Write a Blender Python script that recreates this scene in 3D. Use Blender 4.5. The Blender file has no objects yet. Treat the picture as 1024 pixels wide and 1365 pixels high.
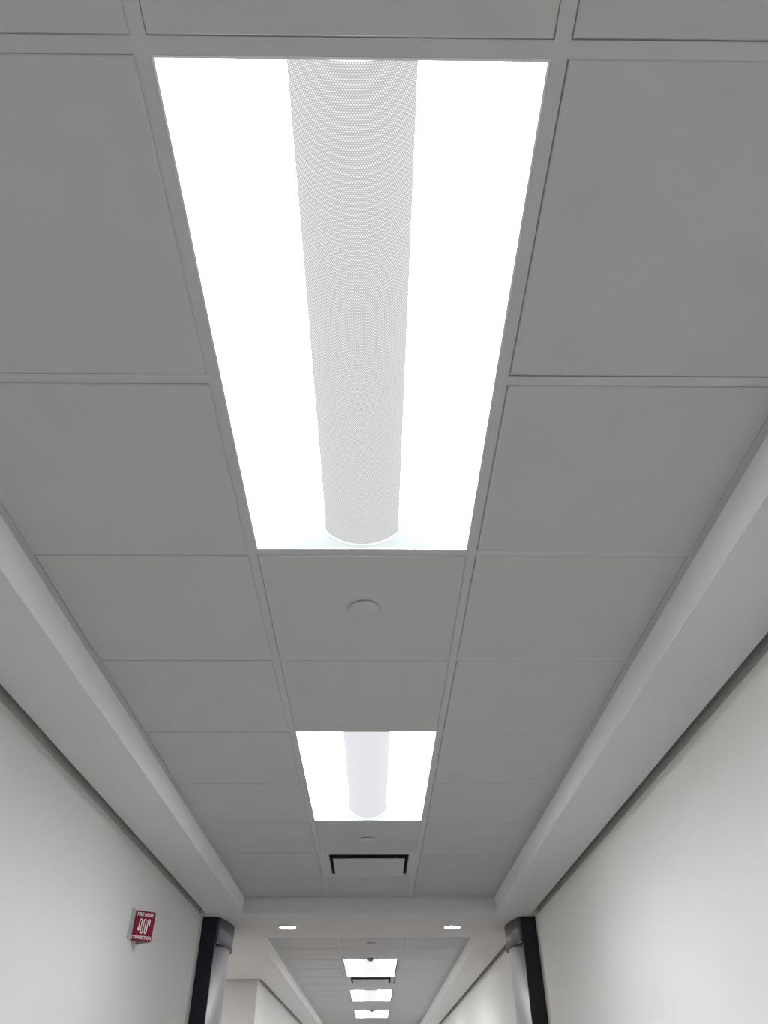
import bpy, bmesh, math, random
from mathutils import Matrix, Vector

# ------------------------------------------------------------------ constants
T = 0.6096                      # one ceiling grid module (2 ft)
CAM_Z = 1.50
ZC = CAM_Z + 1.9122 * T         # underside of the ceiling grid
ZS = CAM_Z + 1.740 * T          # underside of the plaster soffits
XW = 2.05 * T                   # wall planes
XG = 1.50 * T                   # edge of the ceiling grid
XS = 1.535 * T                  # face of the soffits
TEE = 0.024
random.seed(4)
scene = bpy.context.scene
C = scene.collection

# ------------------------------------------------------------------ camera
pitch, yaw, roll, focal = 0.700932807, 0.0142128702, -0.00538626308, 929.851712
cam = bpy.data.cameras.new('camera')
cam.sensor_fit = 'VERTICAL'
cam.sensor_height = 32.0
cam.lens = focal / 1365.0 * 32.0
cam.clip_start = 0.02
camo = bpy.data.objects.new('camera', cam)
C.objects.link(camo)
cy, sy = math.cos(yaw), math.sin(yaw)
fh = Vector((sy, cy, 0)); rt = Vector((cy, -sy, 0)); up = Vector((0, 0, 1))
fw = fh * math.cos(pitch) + up * math.sin(pitch)
u2 = -fh * math.sin(pitch) + up * math.cos(pitch)
r3 = rt * math.cos(roll) + u2 * math.sin(roll)
u3 = -rt * math.sin(roll) + u2 * math.cos(roll)
M = Matrix.Identity(4)
for i in range(3):
    M[i][0], M[i][1], M[i][2] = r3[i], u3[i], -fw[i]
M[0][3], M[1][3], M[2][3] = 0.0644554990 * T, -0.554824074 * T, CAM_Z
camo.matrix_world = M
scene.camera = camo

# ------------------------------------------------------------------ world, exposure, lights out of view
w = bpy.data.worlds.new('world'); scene.world = w
w.use_nodes = True
w.node_tree.nodes['Background'].inputs[0].default_value = (0.6, 0.62, 0.65, 1)
w.node_tree.nodes['Background'].inputs[1].default_value = 0.0
vs = scene.view_settings
vs.view_transform = 'Standard'; vs.look = 'None'; vs.exposure = 0.0; vs.gamma = 1.0
vs.use_curve_mapping = False
GLOW = 16.0                      # radiance of the ceiling lights
LIGHT_COL = (0.95, 0.985, 1.0)
# the corridor's further ceiling lights, behind the camera and past the frame's lower edge
for n in (-3.0, -7.0, 28.7):
    ld = bpy.data.lights.new('ceiling_lamp', 'AREA'); ld.shape = 'RECTANGLE'
    ld.size = 0.94 * T; ld.size_y = 1.94 * T
    ld.energy = GLOW * 0.85 * math.pi * ld.size * ld.size_y
    ld.color = LIGHT_COL
    lo = bpy.data.objects.new('ceiling_lamp', ld); C.objects.link(lo)
    lo.location = (0, n * T, ZC - 0.004)

# unseen area lamp added to brighten the side lobby and the bulkhead
ld = bpy.data.lights.new('lobby_fill', 'AREA'); ld.shape = 'RECTANGLE'
ld.size = 0.6; ld.size_y = 1.2; ld.energy = GLOW * 1.05 * math.pi * 0.72; ld.color = (1.0, 0.95, 0.92)
lo = bpy.data.objects.new('lobby_fill', ld); C.objects.link(lo)
lo.location = (-4.3 * T, 12.6 * T, ZS - 0.004)

# ------------------------------------------------------------------ materials
def mat(name, col, rough=0.6, metal=0.0, emit=None, estr=0.0, noise=0.0, nscale=40.0, bump=0.0, bscale=300.0, spec=0.5):
    m = bpy.data.materials.new(name); m.use_nodes = True
    nt = m.node_tree; b = nt.nodes['Principled BSDF']
    b.inputs['Base Color'].default_value = (*col, 1)
    b.inputs['Roughness'].default_value = rough
    b.inputs['Metallic'].default_value = metal
    b.inputs['Specular IOR Level'].default_value = spec
    if emit:
        b.inputs['Emission Color'].default_value = (*emit, 1)
        b.inputs['Emission Strength'].default_value = estr
    if noise or bump:
        tc = nt.nodes.new('ShaderNodeTexCoord')
    if noise:
        tn = nt.nodes.new('ShaderNodeTexNoise'); tn.inputs['Scale'].default_value = nscale
        tn.inputs['Detail'].default_value = 4
        nt.links.new(tc.outputs['Object'], tn.inputs['Vector'])
        r = nt.nodes.new('ShaderNodeValToRGB')
        r.color_ramp.elements[0].position = 0.3; r.color_ramp.elements[1].position = 0.7
        r.color_ramp.elements[0].color = (*[c * (1 - noise) for c in col], 1)
        r.color_ramp.elements[1].color = (*[min(1, c * (1 + noise)) for c in col], 1)
        nt.links.new(tn.outputs['Fac'], r.inputs['Fac'])
        nt.links.new(r.outputs['Color'], b.inputs['Base Color'])
    if bump:
        bn = nt.nodes.new('ShaderNodeTexNoise'); bn.inputs['Scale'].default_value = bscale
        bn.inputs['Detail'].default_value = 3
        nt.links.new(tc.outputs['Object'], bn.inputs['Vector'])
        bp = nt.nodes.new('ShaderNodeBump'); bp.inputs['Strength'].default_value = bump
        bp.inputs['Distance'].default_value = 0.001
        nt.links.new(bn.outputs['Fac'], bp.inputs['Height'])
        nt.links.new(bp.outputs['Normal'], b.inputs['Normal'])
    return m

M_tile = mat('acoustic_tile', (0.545, 0.547, 0.548), 0.95, noise=0.02, nscale=6, bump=0.25, bscale=500, spec=0.1)
M_tee = mat('painted_steel_grid', (0.535, 0.545, 0.565), 0.5, noise=0.015, nscale=10, spec=0.3)
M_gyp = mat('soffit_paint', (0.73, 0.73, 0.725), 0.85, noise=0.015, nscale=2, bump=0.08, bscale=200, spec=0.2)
M_soffit_lit = mat('soffit_face_lit', (0.90, 0.90, 0.895), 0.6, noise=0.01, nscale=2, bump=0.05, bscale=200, spec=0.3)  # soffit faces coloured lighter, standing in for direct light on them
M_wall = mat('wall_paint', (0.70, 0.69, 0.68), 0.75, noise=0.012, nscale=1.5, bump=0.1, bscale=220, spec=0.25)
M_wallr = mat('wall_pale', (0.90, 0.89, 0.865), 0.75, noise=0.012, nscale=1.5, bump=0.1, bscale=220, spec=0.25)  # lighter base colour for the right wall
M_floor = mat('vinyl_floor', (0.31, 0.285, 0.275), 0.45, noise=0.12, nscale=3, bump=0.03)
M_white = mat('white_enamel', (0.78, 0.79, 0.79), 0.4, noise=0.01, nscale=8)
M_glow = mat('lit_reflector', (0.9, 0.9, 0.9), 0.6, emit=LIGHT_COL, estr=GLOW, noise=0.01, nscale=8)
M_glowfar = mat('lit_reflector_far', (0.9, 0.9, 0.9), 0.6, emit=LIGHT_COL, estr=GLOW * 1.5, noise=0.01, nscale=8)
M_glow2 = mat('lit_reflector_second', (0.9, 0.9, 0.9), 0.6, emit=LIGHT_COL, estr=GLOW * 1.3, noise=0.01, nscale=8)
M_end = mat('end_plate_glow', (0.05, 0.05, 0.05), 0.6, emit=(0.87, 0.97, 0.97), estr=0.80, noise=0.01, nscale=8, spec=0.0)  # near-black base; the plate's lit tone is put in as emission
M_lens = mat('lit_lens', (0.9, 0.9, 0.9), 0.4, emit=(1.0, 0.99, 0.96), estr=60.0, noise=0.01, nscale=8)
M_cap = mat('lit_end_cap', (0.8, 0.8, 0.8), 0.5, emit=LIGHT_COL, estr=1.3, noise=0.01, nscale=8)
M_cover = mat('cover_plate_paint', (0.54, 0.54, 0.56), 0.5, noise=0.01, nscale=12)
M_dark = mat('dark_throat', (0.09, 0.09, 0.10), 0.7, noise=0.1, nscale=20)
M_plaque = mat('diffuser_enamel', (0.50, 0.50, 0.515), 0.5, noise=0.02, nscale=10)
M_sensor = mat('grey_plastic', (0.28, 0.28, 0.29), 0.5, noise=0.05, nscale=30)
M_plum = mat('plum_black_laminate', (0.010, 0.008, 0.020), 0.4, noise=0.1, nscale=15, spec=0.3)
M_black = mat('black_laminate', (0.013, 0.013, 0.015), 0.4, noise=0.1, nscale=15, spec=0.3)
M_capl = mat('plum_grey_plastic', (0.085, 0.075, 0.11), 0.45, noise=0.05, nscale=15)
M_capr = mat('charcoal_plastic', (0.085, 0.085, 0.088), 0.45, noise=0.05, nscale=15)
M_alu = mat('satin_aluminium', (0.40, 0.395, 0.42), 0.52, metal=0.55, noise=0.03, nscale=25)
M_red = mat('crimson_plastic', (0.20, 0.006, 0.024), 0.6, noise=0.03, nscale=20, spec=0.15)
M_grey = mat('grey_plastic_back', (0.42, 0.47, 0.48), 0.45, noise=0.03, nscale=20)
M_ink = mat('white_print', (0.85, 0.84, 0.84), 0.5, noise=0.02, nscale=60)


def perforated(name, glow_hole, glow_sheet, tint=(0.985, 0.995, 1.0)):
    """sheet metal with its lit tone put in as emission, and staggered brighter backlit holes"""
    m = bpy.data.materials.new(name); m.use_nodes = True
    nt = m.node_tree; N = nt.nodes; L = nt.links
    b = N['Principled BSDF']
    uv = N.new('ShaderNodeUVMap'); uv.uv_map = 'metres'
    sp = N.new('ShaderNodeSeparateXYZ'); L.new(uv.outputs['UV'], sp.inputs[0])
    def math_(op, a, bb=None):
        n = N.new('ShaderNodeMath'); n.operation = op
        for k, v in enumerate((a, bb)):
            if v is None: continue
            if isinstance(v, (int, float)): n.inputs[k].default_value = v
            else: L.new(v, n.inputs[k])
        return n.outputs[0]
    P = 0.0044
    def lattice(ou, ov):
        a = math_('FRACT', math_('ADD', math_('MULTIPLY', sp.outputs[0], 1 / P), ou + 100))
        c = math_('FRACT', math_('ADD', math_('MULTIPLY', sp.outputs[1], 1 / (P * 1.6)), ov + 100))
        a = math_('MULTIPLY', math_('SUBTRACT', a, 0.5), P)
        c = math_('MULTIPLY', math_('SUBTRACT', c, 0.5), P * 1.6)
        return math_('SQRT', math_('ADD', math_('MULTIPLY', a, a), math_('MULTIPLY', c, c)))
    d = math_('MINIMUM', lattice(0, 0), lattice(0.5, 0.5))
    hole = math_('LESS_THAN', d, 0.00115)
    # soft smudges of dust on the sheet
    tn = N.new('ShaderNodeTexNoise'); tn.inputs['Scale'].default_value = 9; tn.inputs['Detail'].default_value = 5
    tc = N.new('ShaderNodeTexCoord'); L.new(tc.outputs['Object'], tn.inputs['Vector'])
    rp = N.new('ShaderNodeValToRGB'); L.new(tn.outputs['Fac'], rp.inputs['Fac'])
    rp.color_ramp.elements[0].color = (0.008, 0.008, 0.008, 1); rp.color_ramp.elements[1].color = (0.012, 0.012, 0.012, 1)
    L.new(rp.outputs['Color'], b.inputs['Base Color'])
    b.inputs['Roughness'].default_value = 0.6
    b.inputs['Specular IOR Level'].default_value = 0.0
    b.inputs['Emission Color'].default_value = (*tint, 1)
    e = math_('ADD', math_('MULTIPLY', hole, glow_hole), glow_sheet)  # sheet brightness is painted in as glow, holes add to it
    L.new(e, b.inputs['Emission Strength'])
    return m
M_perf = perforated('perforated_glow', 0.45, 0.54)
M_perf2 = perforated('perforated_glow_second', 0.32, 0.74, (0.94, 0.955, 1.0))  # stronger, bluer sheet glow for the second light
M_perf3 = perforated('perforated_glow_far', 0.35, 0.85)

# ------------------------------------------------------------------ helpers
def link(name, me, m, parent=None, loc=(0, 0, 0), smooth=False):
    if m: me.materials.append(m)
    o = bpy.data.objects.new(name, me); C.objects.link(o)
    o.location = loc
    if parent: o.parent = parent
    if smooth:
        for p in me.polygons: p.use_smooth = True
    return o

def bm_mesh(name, bm):
    bmesh.ops.recalc_face_normals(bm, faces=bm.faces)
    me = bpy.data.meshes.new(name); bm.to_mesh(me); bm.free()
    return me

def add_box(bm, x0, x1, y0, y1, z0, z1):
    v = [bm.verts.new((x, y, z)) for z in (z0, z1) for y in (y0, y1) for x in (x0, x1)]
    for f in ((0, 2, 3, 1), (4, 5, 7, 6), (0, 1, 5, 4), (2, 6, 7, 3), (0, 4, 6, 2), (1, 3, 7, 5)):
        bm.faces.new([v[i] for i in f])

def box(name, m, parent, *b, bevel=0.0):
    bm = bmesh.new(); add_box(bm, *b)
    if bevel:
        bmesh.ops.bevel(bm, geom=bm.edges[:], offset=bevel, segments=2, affect='EDGES', profile=0.5)
    return link(name, bm_mesh(name, bm), m, parent)

def lathe(profile, seg=40):
    """solid of revolution about z from (r, z) pairs"""
    bm = bmesh.new(); rings = []
    for r, z in profile:
        if r < 1e-6: rings.append([bm.verts.new((0, 0, z))])
        else: rings.append([bm.verts.new((r * math.cos(2 * math.pi * k / seg), r * math.sin(2 * math.pi * k / seg), z)) for k in range(seg)])
    for a, b in zip(rings, rings[1:]):
        for k in range(seg):
            j = (k + 1) % seg
            if len(a) == 1 and len(b) == 1: continue
            if len(a) == 1: bm.faces.new((a[0], b[j], b[k]))
            elif len(b) == 1: bm.faces.new((a[k], a[j], b[0]))
            else: bm.faces.new((a[k], a[j], b[j], b[k]))
    return bm

def prism(pts, z0, z1):
    bm = bmesh.new()
    a = [bm.verts.new((x, y, z0)) for x, y in pts]; b = [bm.verts.new((x, y, z1)) for x, y in pts]
    n = len(pts)
    for k in range(n):
        j = (k + 1) % n
        bm.faces.new((a[k], a[j], b[j], b[k]))
    bm.faces.new(a[::-1]); bm.faces.new(b)
    return bm

def thing(name, label, cat, loc=(0, 0, 0), group=None):
    o = bpy.data.objects.new(name, None); C.objects.link(o)
    o.empty_display_size = 0.1
    o.location = loc; o['label'] = label; o['category'] = cat
    if group: o['group'] = group
    return o

def copy_thing(src, loc, label, group=None):
    r = src.copy(); C.objects.link(r); r.location = loc; r['label'] = label
    if group: r['group'] = group
    for ch in list(src.children):
        c = ch.copy(); C.objects.link(c); c.parent = r
        for g in ch.children:
            d = g.copy(); C.objects.link(d); d.parent = c
    return r

def struct(o):
    o['kind'] = 'structure'; return o

# ------------------------------------------------------------------ structure
Y0, Y1 = -9.5 * T, 33 * T                       # ends of the corridor
YB0, YB1 = 9.07 * T, 10.72 * T                  # cross bulkhead
YA = 15.12 * T                                  # wall at the far side of the side lobby
XA = -6.0 * T
XW2 = 2.12 * T                                  # left wall past the lobby
ZT = ZC + 0.30                                  # top of the walls
TH = 0.12
struct(box('floor', M_floor, None, XA - TH, XW + TH, Y0 - TH, Y1 + TH, -0.1, 0.0))
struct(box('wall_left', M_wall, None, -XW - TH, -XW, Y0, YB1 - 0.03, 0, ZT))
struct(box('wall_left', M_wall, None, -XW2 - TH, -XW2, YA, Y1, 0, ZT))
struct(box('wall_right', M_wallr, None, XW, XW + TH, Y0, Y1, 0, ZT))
struct(box('wall_back', M_wall, None, -XW - TH, XW + TH, Y0 - TH, Y0, 0, ZT))
struct(box('wall_far', M_wall, None, -XW2 - TH, XW + TH, Y1, Y1 + TH, 0, ZT))
struct(box('wall_lobby_far', M_wall, None, XA, -XW2 - TH, YA, YA + TH, 0, ZT))
struct(box('wall_lobby_near', M_wall, None, XA, -XW - TH, YB1 - 0.03 - TH, YB1 - 0.03, 0, ZT))
struct(box('wall_lobby_side', M_wall, None, XA - TH, XA, YB1 - 0.15, YA + TH, 0, ZT))

RG = 0.042                                      # open reveal between soffit and wall, shaped for the wall-top shadow
FT = 0.003                                      # thickness of the lighter skins on the soffit faces
ceiling = struct(box('ceiling', M_gyp, None, XA - TH, XW + TH, Y0 - TH, Y1 + TH, ZT, ZT + 0.1))
XF = 1.58 * T                                   # left edge of the second ceiling field
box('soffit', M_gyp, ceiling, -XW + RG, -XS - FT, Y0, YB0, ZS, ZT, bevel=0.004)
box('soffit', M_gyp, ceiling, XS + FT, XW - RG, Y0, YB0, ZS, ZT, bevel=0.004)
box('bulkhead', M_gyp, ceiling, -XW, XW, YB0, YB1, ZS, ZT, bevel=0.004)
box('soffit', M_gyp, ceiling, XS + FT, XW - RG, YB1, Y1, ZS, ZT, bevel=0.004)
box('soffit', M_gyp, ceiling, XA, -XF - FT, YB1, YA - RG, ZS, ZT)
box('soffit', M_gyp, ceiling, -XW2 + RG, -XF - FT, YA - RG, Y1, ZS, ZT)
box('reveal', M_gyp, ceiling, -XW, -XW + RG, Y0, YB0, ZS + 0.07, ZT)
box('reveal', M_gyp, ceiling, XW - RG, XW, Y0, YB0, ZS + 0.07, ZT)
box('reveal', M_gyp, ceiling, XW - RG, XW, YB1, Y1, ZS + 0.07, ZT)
box('reveal', M_gyp, ceiling, -XW2, -XW2 + RG, YA - RG, Y1, ZS + 0.07, ZT)
box('reveal', M_gyp, ceiling, XA, -XW2, YA - RG, YA, ZS + 0.07, ZT)
M_reveal = mat('reveal_shade', (0.46, 0.45, 0.435), 0.8, noise=0.02, nscale=5, spec=0.1)  # darker lining paints the wall-top shadow into the slot
box('reveal_shade', M_reveal, ceiling, -XW, -XW + 0.003, Y0, YB0, ZS - 0.006, ZS + 0.07)
box('reveal_shade', M_reveal, ceiling, XW - 0.003, XW, Y0, YB0, ZS - 0.006, ZS + 0.07)
box('reveal_shade', M_reveal, ceiling, XW - 0.003, XW, YB1, Y1, ZS - 0.006, ZS + 0.07)
box('reveal_shade', M_reveal, ceiling, -XW2, -XW2 + 0.003, YA - 0.003, Y1, ZS - 0.006, ZS + 0.07)
box('reveal_shade', M_reveal, ceiling, XA, -XW2, YA - 0.003, YA, ZS - 0.006, ZS + 0.07)
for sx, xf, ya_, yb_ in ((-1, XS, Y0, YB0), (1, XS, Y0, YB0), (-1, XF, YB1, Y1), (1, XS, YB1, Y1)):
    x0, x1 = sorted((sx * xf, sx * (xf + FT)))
    box('soffit_face', M_soffit_lit, ceiling, x0, x1, ya_, yb_, ZS - 0.0005, ZC + 0.06)

# grid lines along the corridor: first field, second field beyond the bulkhead
rows1 = [k * T for k in range(-9, 10)]
P2 = 1.147 * T
rows2 = [10.76 * T] + [13.95 * T + k * P2 for k in range(-2, 17)]
rows2 = [y for y in rows2 if y < Y1 - 0.2]
lights1 = [(0, 2), (4, 6), (-4, -2), (-8, -6)]

def tee_mesh(length, along):
    """inverted-T section: flange with a web above it; origin at the middle, underside at z = 0"""
    bm = bmesh.new(); h = TEE / 2; l = length / 2
    if along == 'y':
        add_box(bm, -h, h, -l, l, 0, 0.0016); add_box(bm, -0.001, 0.001, -l, l, 0.0016, 0.03)
    else:
        add_box(bm, -l, l, -h, h, 0, 0.0014); add_box(bm, -l, l, -0.001, 0.001, 0.0014, 0.025)
    return bm_mesh('tee', bm)

def tile_mesh(wx, wy, name):
    """tegular tile: bevelled face below a rabbet that lies on the tee flanges"""
    bm = bmesh.new(); bv = 0.0022
    def ring(hx, hy, z):
        return [bm.verts.new((x, y, z)) for x, y in ((-hx, -hy), (hx, -hy), (hx, hy), (-hx, hy))]
    hx, hy = wx / 2, wy / 2
    R = [ring(hx - bv, hy - bv, 0), ring(hx, hy, bv), ring(hx, hy, 0.0055), ring(hx + 0.005, hy + 0.005, 0.0056), ring(hx + 0.005, hy + 0.005, 0.019)]
    bm.faces.new(R[0][::-1])
    for a, b in zip(R, R[1:]):
        for k in range(4):
            bm.faces.new((a[k], a[(k + 1) % 4], b[(k + 1) % 4], b[k]))
    bm.faces.new(R[-1])
    me = bm_mesh(name, bm); me.materials.append(M_tile)
    return me

def inst(name, me, parent, loc):
    o = bpy.data.objects.new(name, me); C.objects.link(o); o.location = loc; o.parent = parent
    return o

def grid(rows, y0, y1, xl, xr, pitch, skip, solid):
    for x in (-T / 2, T / 2):
        link('main_tee', tee_mesh(y1 - y0, 'y'), M_tee, ceiling, (x, (y0 + y1) / 2, ZC))
    # wall angles along the soffit faces and at the ends
    for x0, x1 in ((xl[0], xl[1]), (xr[0], xr[1])):
        box('wall_angle', M_tee, ceiling, x0, x1, y0, y1, ZC, ZC + 0.002)
    mes = {}
    for c, (xa, xb) in enumerate(((xl[1], -T / 2 - TEE / 2), (-T / 2 + TEE / 2, T / 2 - TEE / 2), (T / 2 + TEE / 2, xr[0]))):
        crossme = tee_mesh(xb - xa, 'x'); crossme.materials.append(M_tee)
        for i, y in enumerate(rows):
            inside = c == 1 and any(rows[a] < y < rows[b] for a, b in skip if b < len(rows))
            if not inside:
                inst('cross_tee', crossme, ceiling, ((xa + xb) / 2, y, ZC))
        for i in range(len(rows) - 1):
            if c == 1 and (i in solid or any(a <= i < b for a, b in skip)): continue
            wy = rows[i + 1] - rows[i] - TEE
            key = (c, round(wy, 4))
            gap = 0.0030
            if key not in mes:
                mes[key] = tile_mesh(xb - xa - gap, wy - gap, 'ceiling_tile')
            j = lambda s: random.uniform(-s, s)
            # the left column hangs a hair lower and tight to the grid, the right one leaves an open joint
            dx = {0: 0.0011, 1: 0.0, 2: 0.0009}[c] + j(0.0004)
            dz = {0: -0.0036, 1: -0.0026, 2: -0.0016}[c] + j(0.0006)
            inst('ceiling_tile', mes[key], ceiling, ((xa + xb) / 2 + dx, (rows[i] + rows[i + 1]) / 2 - 0.0005 + j(0.0007), ZC + dz))

off = 9
grid(rows1, rows1[0], YB0, (-XS, -XG), (XG, XS), T, [(a + off, b + off) for a, b in lights1], {7 + off})
grid(rows2, YB1, Y1, (-1.58 * T, -XG - 0.01), (XG, XS), P2, [(3, 5), (7, 9), (11, 13), (15, 17)], {5})

# ------------------------------------------------------------------ recessed ceiling lights
def make_light(length, label, loc, group, glow, perf):
    t = thing('ceiling_light', label, 'ceiling light', loc, group)
    hw = T / 2 - TEE / 2 - 0.0005; hl = length / 2 - TEE / 2 - 0.0005
    # thin steel rim lying in the grid opening
    bm = bmesh.new(); e = 0.004
    add_box(bm, -hw, -hw + e, -hl, hl, 0.0005, 0.018); add_box(bm, hw - e, hw, -hl, hl, 0.0005, 0.018)
    add_box(bm, -hw + e, hw - e, -hl, -hl + e, 0.0005, 0.018); add_box(bm, -hw + e, hw - e, hl - e, hl, 0.0005, 0.018)
    link('rim', bm_mesh('rim', bm), M_white, t)
    # gull-wing reflectors either side of the basket
    xb, zb = 0.165 * T, 0.050
    prof = []
    x_out = hw - e; n = 14
    for k in range(n + 1):
        s = k / n
        x = x_out + (xb - x_out) * s
        z = 0.012 + 0.088 * math.sin(math.pi * min(1, s / 1.25) ** 0.9) * (1.0) + (zb - 0.012 - 0.0) * s * 0.55
        prof.append((x, z))
    ly = hl - e
    for sgn in (-1, 1):
        bm = bmesh.new()
        A = [bm.verts.new((sgn * x, -ly, z)) for x, z in prof]; B = [bm.verts.new((sgn * x, ly, z)) for x, z in prof]
        for k in range(n):
            bm.faces.new((A[k], A[k + 1], B[k + 1], B[k]))
        link('reflector', bm_mesh('reflector', bm), glow, t, smooth=True)
    # sloping end plates
    for sgn in (-1, 1):
        bm = bmesh.new()
        q = [(-x_out, sgn * ly, 0.006), (x_out, sgn * ly, 0.006), (x_out, sgn * (ly - 0.035), 0.13), (-x_out, sgn * (ly - 0.035), 0.13)]
        bm.faces.new([bm.verts.new(p) for p in q])
        link('end_plate', bm_mesh('end_plate', bm), M_end, t)
    # perforated basket, bowed downwards, with arched end caps
    bm = bmesh.new(); uvl = bm.loops.layers.uv.new('metres')
    sag = zb - 0.004; R = (xb * xb + sag * sag) / (2 * sag); th = math.asin(xb / R); cz = zb - sag + R; seg = 28
    yb = length / 2 - 0.055 * T; yn = -(length / 2 - 0.019)
    arc = [(R * math.sin(-th + 2 * th * k / seg), cz - R * math.cos(-th + 2 * th * k / seg)) for k in range(seg + 1)]
    A = [bm.verts.new((x, yn, z)) for x, z in arc]; B = [bm.verts.new((x, yb, z)) for x, z in arc]
    for k in range(seg):
        f = bm.faces.new((A[k], A[k + 1], B[k + 1], B[k]))
        for lp, (kk, y) in zip(f.loops, ((k, yn), (k + 1, yn), (k + 1, yb), (k, yb))):
            lp[uvl].uv = (R * 2 * th * kk / seg, y)
    basket = link('basket', bm_mesh('basket', bm), perf, t, smooth=True)
    for sgn in (-1, 1):
        bm = bmesh.new()
        ye, yo = (yb, yb + 0.004) if sgn > 0 else (yn, yn - 0.002)
        a = [bm.verts.new((x, ye, z)) for x, z in arc]
        b = [bm.verts.new((x, yo, z)) for x, z in arc]
        c = [bm.verts.new((x * 0.99, yo, z + 0.006)) for x, z in arc]
        for k in range(seg):
            bm.faces.new((a[k], a[k + 1], b[k + 1], b[k])); bm.faces.new((b[k], b[k + 1], c[k + 1], c[k]))
        bm.faces.new(c)
        link('end_cap', bm_mesh('end_cap', bm), M_cap, basket)
    # steel housing above
    bm = bmesh.new(); add_box(bm, -hw, hw, -hl, hl, 0.02, 0.15)
    bm.faces.ensure_lookup_table(); bm.faces.remove(bm.faces[0])
    link('housing', bm_mesh('housing', bm), M_white, t)
    return t

G = 'recessed lights along the corridor ceiling'
L1 = make_light(2 * T, 'largest recessed ceiling light, nearest the camera, with a perforated metal basket', (0, 1 * T, ZC), G, M_glow, M_perf)
make_light(2 * T, 'second recessed ceiling light, between the two sprinkler covers before the bulkhead', (0, 5 * T, ZC), G, M_glow2, M_perf2)
L3 = make_light(2 * P2, 'recessed ceiling light just past the bulkhead, with a dark sensor at its near edge', (-0.012, rows2[3] + P2, ZC), G, M_glowfar, M_perf3)
copy_thing(L3, (-0.012, rows2[7] + P2, ZC), 'middle one of the three small ceiling lights beyond the bulkhead', G)
copy_thing(L3, (-0.015, rows2[11] + P2, ZC), 'farthest and smallest recessed ceiling light, at the bottom of the picture', G)

# ------------------------------------------------------------------ sprinkler cover plates
def make_cover(label, loc, group):
    t = thing('sprinkler_cover', label, 'sprinkler cover', loc, group)
    r = 0.0755 * T
    link('cover_plate', bm_mesh('cover_plate', lathe([(0, -0.0065), (r - 0.004, -0.0065), (r - 0.001, -0.0058), (r, -0.0045), (r, -0.0035), (0, -0.0035)], 48)), M_cover, t)
    link('retainer_cup', bm_mesh('retainer_cup', lathe([(0, -0.0034), (r - 0.005, -0.0034), (r - 0.005, 0.012), (0, 0.012)], 32)), M_dark, t)
    return t
GS = 'round sprinkler covers in the ceiling tiles'
sp = make_cover('round flat sprinkler cover just past the nearest ceiling light', (0.004, 2.46 * T, ZC - 0.0026), GS)
copy_thing(sp, (-0.006, 6.55 * T, ZC - 0.0026), 'round sprinkler cover between the second ceiling light and the air diffuser', GS)
copy_thing(sp, (0.006, 12.32 * T, ZC - 0.0026), 'small round sprinkler cover beyond the bulkhead, before the far lights', GS)

# ------------------------------------------------------------------ air diffusers
def make_diffuser(label, loc, sy, group):
    t = thing('air_diffuser', label, 'air vent', loc, group)
    ho = T / 2 - TEE / 2 - 0.0005; hoy = ho * sy; hi = 0.405 * T; hiy = 0.40 * T * sy
    bm = bmesh.new()
    def ring(hx, hy, z): return [bm.verts.new((x, y, z)) for x, y in ((-hx, -hy), (hx, -hy), (hx, hy), (-hx, hy))]
    R = [ring(ho, hoy, 0.012), ring(ho, hoy, -0.001), ring(hi + 0.006, hiy + 0.006, -0.003), ring(hi, hiy, -0.001), ring(hi, hiy, 0.0014)]
    for a, b in zip(R, R[1:]):
        for k in range(4): bm.faces.new((a[k], a[(k + 1) % 4], b[(k + 1) % 4], b[k]))
    link('frame', bm_mesh('frame', bm), M_tee, t)
    bm = bmesh.new()
    R = [ring(hi, hiy, 0.0015), ring(hi, hiy, 0.09)]
    for k in range(4): bm.faces.new((R[0][k], R[0][(k + 1) % 4], R[1][(k + 1) % 4], R[1][k]))
    bm.faces.new(R[1])
    link('throat', bm_mesh('throat', bm), M_dark, t)
    px, py = 0.365 * T, 0.365 * T * sy
    bm = bmesh.new()
    R = [ring(px - 0.002, py - 0.002, -0.0215), ring(px, py, -0.0205), ring(px, py, -0.0190)]
    bm.faces.new(R[0])
    for a, b in zip(R, R[1:]):
        for k in range(4): bm.faces.new((a[k], a[(k + 1) % 4], b[(k + 1) % 4], b[k]))
    bm.faces.new(R[-1])
    link('plaque', bm_mesh('plaque', bm), M_plaque, t)
    for x, y in ((-1, -1), (1, -1), (1, 1), (-1, 1)):
        bm = bmesh.new(); add_box(bm, x * px * 0.8 - 0.003, x * px * 0.8 + 0.003, y * py * 0.8 - 0.003, y * py * 0.8 + 0.003, -0.0189, 0.0899)
        link('hanger', bm_mesh('hanger', bm), M_dark, t)
    return t
GV = 'square plaque air diffusers in the ceiling'
make_diffuser('square air diffuser with a hanging plaque and dark gap, just before the bulkhead', (0, 7.5 * T, ZC), 1.0, GV)
make_diffuser('small air diffuser behind the first light beyond the bulkhead', (-0.01, (rows2[5] + rows2[6]) / 2, ZC), (P2 - TEE) / (T - TEE), GV)

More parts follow.
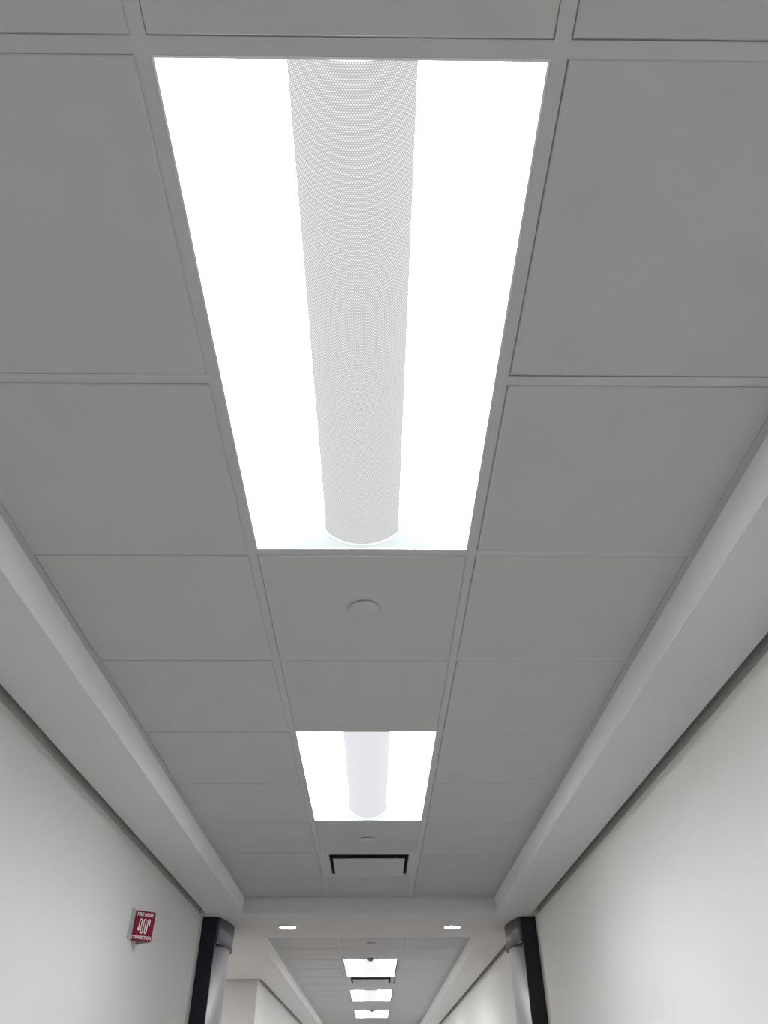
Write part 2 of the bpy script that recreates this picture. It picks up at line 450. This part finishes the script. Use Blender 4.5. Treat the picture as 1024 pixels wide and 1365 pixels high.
# ------------------------------------------------------------------ round downlights in the bulkhead
def make_downlight(label, loc, group):
    t = thing('downlight', label, 'downlight', loc, group)
    r = 0.103 * T
    link('trim_ring', bm_mesh('trim_ring', lathe([(r, -0.0005), (r + 0.012, -0.0005), (r + 0.012, -0.003), (r + 0.003, -0.005), (r, -0.004), (r, -0.0005)], 48)), M_white, t)
    link('lens', bm_mesh('lens', lathe([(0, -0.003), (r - 0.0005, -0.003), (r - 0.0005, -0.0005), (0, -0.0005)], 48)), M_lens, t)
    return t
GD = 'round downlights in the bulkhead'
d1 = make_downlight('round lit downlight in the bulkhead, left of the two', (-1.073 * T, 9.93 * T, ZS), GD)
copy_thing(d1, (1.080 * T, 9.95 * T, ZS), 'round lit downlight in the bulkhead, right of the two', GD)

# ------------------------------------------------------------------ ceiling sensors by the far lights
def make_sensor(label, loc, group):
    t = thing('ceiling_sensor', label, 'sensor', loc, group)
    r = 0.062 * T
    link('base', bm_mesh('base', lathe([(0, 0), (r, 0), (r, -0.010), (r * 0.96, -0.012), (0, -0.012)], 36)), M_sensor, t)
    link('dome', bm_mesh('dome', lathe([(r * 0.85, -0.0121)] + [(r * 0.85 * math.cos(a), -0.0121 - 0.020 * math.sin(a)) for a in [k * math.pi / 12 for k in range(1, 6)]] + [(0, -0.0321)], 36)), M_sensor, t, smooth=True)
    return t
GN = 'dark round ceiling sensors before the far lights'
s1 = make_sensor('small dark domed sensor at the near edge of the first far ceiling light', (-0.004, 13.82 * T, ZC - 0.0026), GN)
copy_thing(s1, (0.0, rows2[11] - 0.10 * T, ZC + 0.006), 'tiny domed sensor at the near edge of the farthest ceiling light', GN)

# ------------------------------------------------------------------ columns that frame the passage
def make_column(sgn, plate_m, cap_m, label, yf):
    t = thing('column', label, 'column', (sgn * XW, yf, 0), 'columns either side of the passage')
    zcap = CAM_Z + 1.475 * T
    def plan(a, b1, b2, d0, dc=0.62 * T):
        """outward distance and depth of the bowed outline, starting at the front plate"""
        pts = [(0.0005, d0)]
        n = 30
        t0 = -math.asin(min(1, (dc - d0) / b1))
        for k in range(n + 1):
            u = t0 + (math.pi / 2 - t0) * k / n
            b = b1 if u < 0 else b2
            pts.append((max(0.0005, a * math.cos(u)), dc + b * math.sin(u)))
        return pts
    f = lambda P: [(-sgn * o, d) for o, d in P]
    th = 0.020
    cap = plan(0.285 * T, 0.815 * T, 0.44 * T, th)
    sh = plan(0.275 * T, 0.46 * T, 0.44 * T, th, 0.50 * T)
    link('shaft', bm_mesh('shaft', prism(f(sh), 0, zcap + 0.01)), M_alu, t)
    bm = prism(f(cap), zcap, ZS - 0.0005)
    c = link('capital', bm_mesh('capital', bm), cap_m, t)
    lip = plan(0.291 * T, 0.80 * T, 0.45 * T, th)
    link('lip', bm_mesh('lip', prism(f(lip), zcap - 0.006, zcap + 0.004)), plate_m, c)
    bm = bmesh.new(); add_box(bm, -sgn * 0.0005, -sgn * 0.186 * T, 0, th, 0, ZS - 0.0005)
    link('front_plate', bm_mesh('front_plate', bm), plate_m, t)
    for o in (t.children):
        if o.name.startswith(('shaft', 'capital')):
            for p in o.data.polygons:
                p.use_smooth = abs(p.normal.z) < 0.5 and abs(p.normal.y) < 0.98
    return t
make_column(-1, M_plum, M_capl, 'metal column with plum black front plate and capital at the left wall', 9.25 * T)
make_column(1, M_black, M_capr, 'metal column with black front plate and charcoal capital at the right wall', 9.27 * T)

# ------------------------------------------------------------------ fire hose sign on the left wall
def text_mesh(body, width, height, bold):
    cu = bpy.data.curves.new('lettering', 'FONT'); cu.body = body
    cu.size = 1.0; cu.offset = bold; cu.align_x = 'CENTER'; cu.extrude = 0.0; cu.resolution_u = 3
    o = bpy.data.objects.new('lettering', cu); C.objects.link(o)
    dg = bpy.context.evaluated_depsgraph_get(); dg.update()
    me = bpy.data.meshes.new_from_object(o.evaluated_get(dg))
    bpy.data.objects.remove(o); bpy.data.curves.remove(cu)
    xs = [v.co.x for v in me.vertices]; ys = [v.co.y for v in me.vertices]
    for v in me.vertices:
        v.co.x = (v.co.x - (min(xs) + max(xs)) / 2) * width / (max(xs) - min(xs))
        v.co.y = (v.co.y - (min(ys) + max(ys)) / 2) * height / (max(ys) - min(ys))
        v.co.z = 0
    return me

def ribbon(path, wdt):
    """flat stroke of constant width along a list of 2-D points"""
    bm = bmesh.new(); L = []; R = []
    for i, p in enumerate(path):
        a = path[max(0, i - 1)]; b = path[min(len(path) - 1, i + 1)]
        d = Vector((b[0] - a[0], b[1] - a[1])).normalized(); nrm = Vector((-d.y, d.x)) * wdt / 2
        L.append(bm.verts.new((p[0] + nrm.x, p[1] + nrm.y, 0))); R.append(bm.verts.new((p[0] - nrm.x, p[1] - nrm.y, 0)))
    for i in range(len(path) - 1):
        bm.faces.new((L[i], L[i + 1], R[i + 1], R[i]))
    return bm

zt, zb_ = CAM_Z + 1.294 * T, CAM_Z + 1.064 * T
Hs = zt - zb_
ya, yp, yz = 6.44 * T, 6.545 * T, 6.66 * T         # wall edge, outer fold, far wall edge
xo = -1.892 * T                                    # fold stands this far out
sign = thing('fire_hose_sign', 'red V-shaped fire hose connection sign projecting from the left wall', 'sign', (-XW, ya, zb_))
xw = 0.0008; xf = xo + XW; tk = 0.0022
def panel(name, p, q, m, parent, off):
    d = Vector((q[0] - p[0], q[1] - p[1])).normalized(); nn = Vector((d.y, -d.x)) * off
    bm = bmesh.new()
    pts = [(p[0], p[1]), (q[0], q[1]), (q[0] - nn.x, q[1] - nn.y), (p[0] - nn.x, p[1] - nn.y)]
    bm2 = prism(pts, 0, Hs)
    return link(name, bm_mesh(name, bm2), m, parent)
# rounded red face towards the camera
A = Vector((xw, 0, 0)); B = Vector((xf, yp - ya, 0))
Wd = (B - A).length; dx = (B - A).normalized(); nz = Vector((dx.y, -dx.x, 0))   # towards the camera
def face_matrix(lift):
    m = Matrix.Identity(4); mid = (A + B) / 2 + Vector((0, 0, Hs / 2)) + nz * lift
    for i in range(3):
        m[i][0] = dx[i]; m[i][1] = (0, 0, 1)[i]; m[i][2] = nz[i]; m[i][3] = mid[i]
    return m
bm = bmesh.new(); rr = 0.008; pts = []
for cx, cyy, a0 in ((Wd / 2 - rr, Hs / 2 - rr, 0), (-Wd / 2 + rr, Hs / 2 - rr, 90), (-Wd / 2 + rr, -Hs / 2 + rr, 180), (Wd / 2 - rr, -Hs / 2 + rr, 270)):
    for k in range(5):
        a = math.radians(a0 + 22.5 * k); pts.append((cx + rr * math.cos(a), cyy + rr * math.sin(a)))
face = link('sign_face', bm_mesh('sign_face', prism(pts, -tk, 0)), M_red, sign)
face.matrix_local = face_matrix(0)
face['label'] = 'crimson sign face with white print'
me = text_mesh('FIRE HOSE', Wd * 0.76, Hs * 0.120, 0.018)
o = link('lettering', me, M_ink, face, (Wd * 0.02, Hs * 0.385, 0.0005))
me = text_mesh('CONNECTION', Wd * 0.92, Hs * 0.110, 0.018)
o = link('lettering', me, M_ink, face, (0.0, -Hs * 0.375, 0.0005))
# folded hose pictogram: three loops over, two under, a nozzle at the lower left and a short free end
s = Wd * 0.094; top = Hs * 0.185; bot = -Hs * 0.185
xs = [(-2.5 + k) * s + Wd * 0.05 for k in range(6)]
path = [(xs[0] - s * 0.75, bot + Hs * 0.04), (xs[0] - s * 0.1, bot + Hs * 0.16)]
def arc_(xa, xb, y, up_):
    c = (xa + xb) / 2; r = abs(xb - xa) / 2
    for k in range(9):
        a = math.pi - math.pi * k / 8
        path.append((c + r * math.cos(a), y + (1 if up_ else -1) * r * 1.2 * math.sin(a)))
for k in range(5):
    arc_(xs[k], xs[k + 1], top if k % 2 == 0 else bot, k % 2 == 0)
path.append((xs[5], top * 0.05))
bm = ribbon(path, s * 0.40)
bm2 = ribbon([(xs[0] - s * 0.15, bot + Hs * 0.12), (xs[0] + s * 0.05, bot + Hs * 0.03)], s * 0.6)
me2 = bm_mesh('t', bm2); bm.from_mesh(me2); bpy.data.meshes.remove(me2)
link('hose_emblem', bm_mesh('hose_emblem', bm), M_ink, face, (0, 0, 0.0005))
# far side of the V and the mounting flanges on the wall
panel('back_panel', (xf, yp - ya + 0.001), (xw, yz - ya), M_grey, sign, 0.0022)
bm = bmesh.new(); add_box(bm, 0.0006, 0.006, -0.058, -0.0005, 0.0, Hs)
bmesh.ops.bevel(bm, geom=bm.edges[:], offset=0.0015, segments=1, affect='EDGES')
f = link('mounting_flange', bm_mesh('mounting_flange', bm), M_grey, sign); f['label'] = 'pale grey flange against the wall'
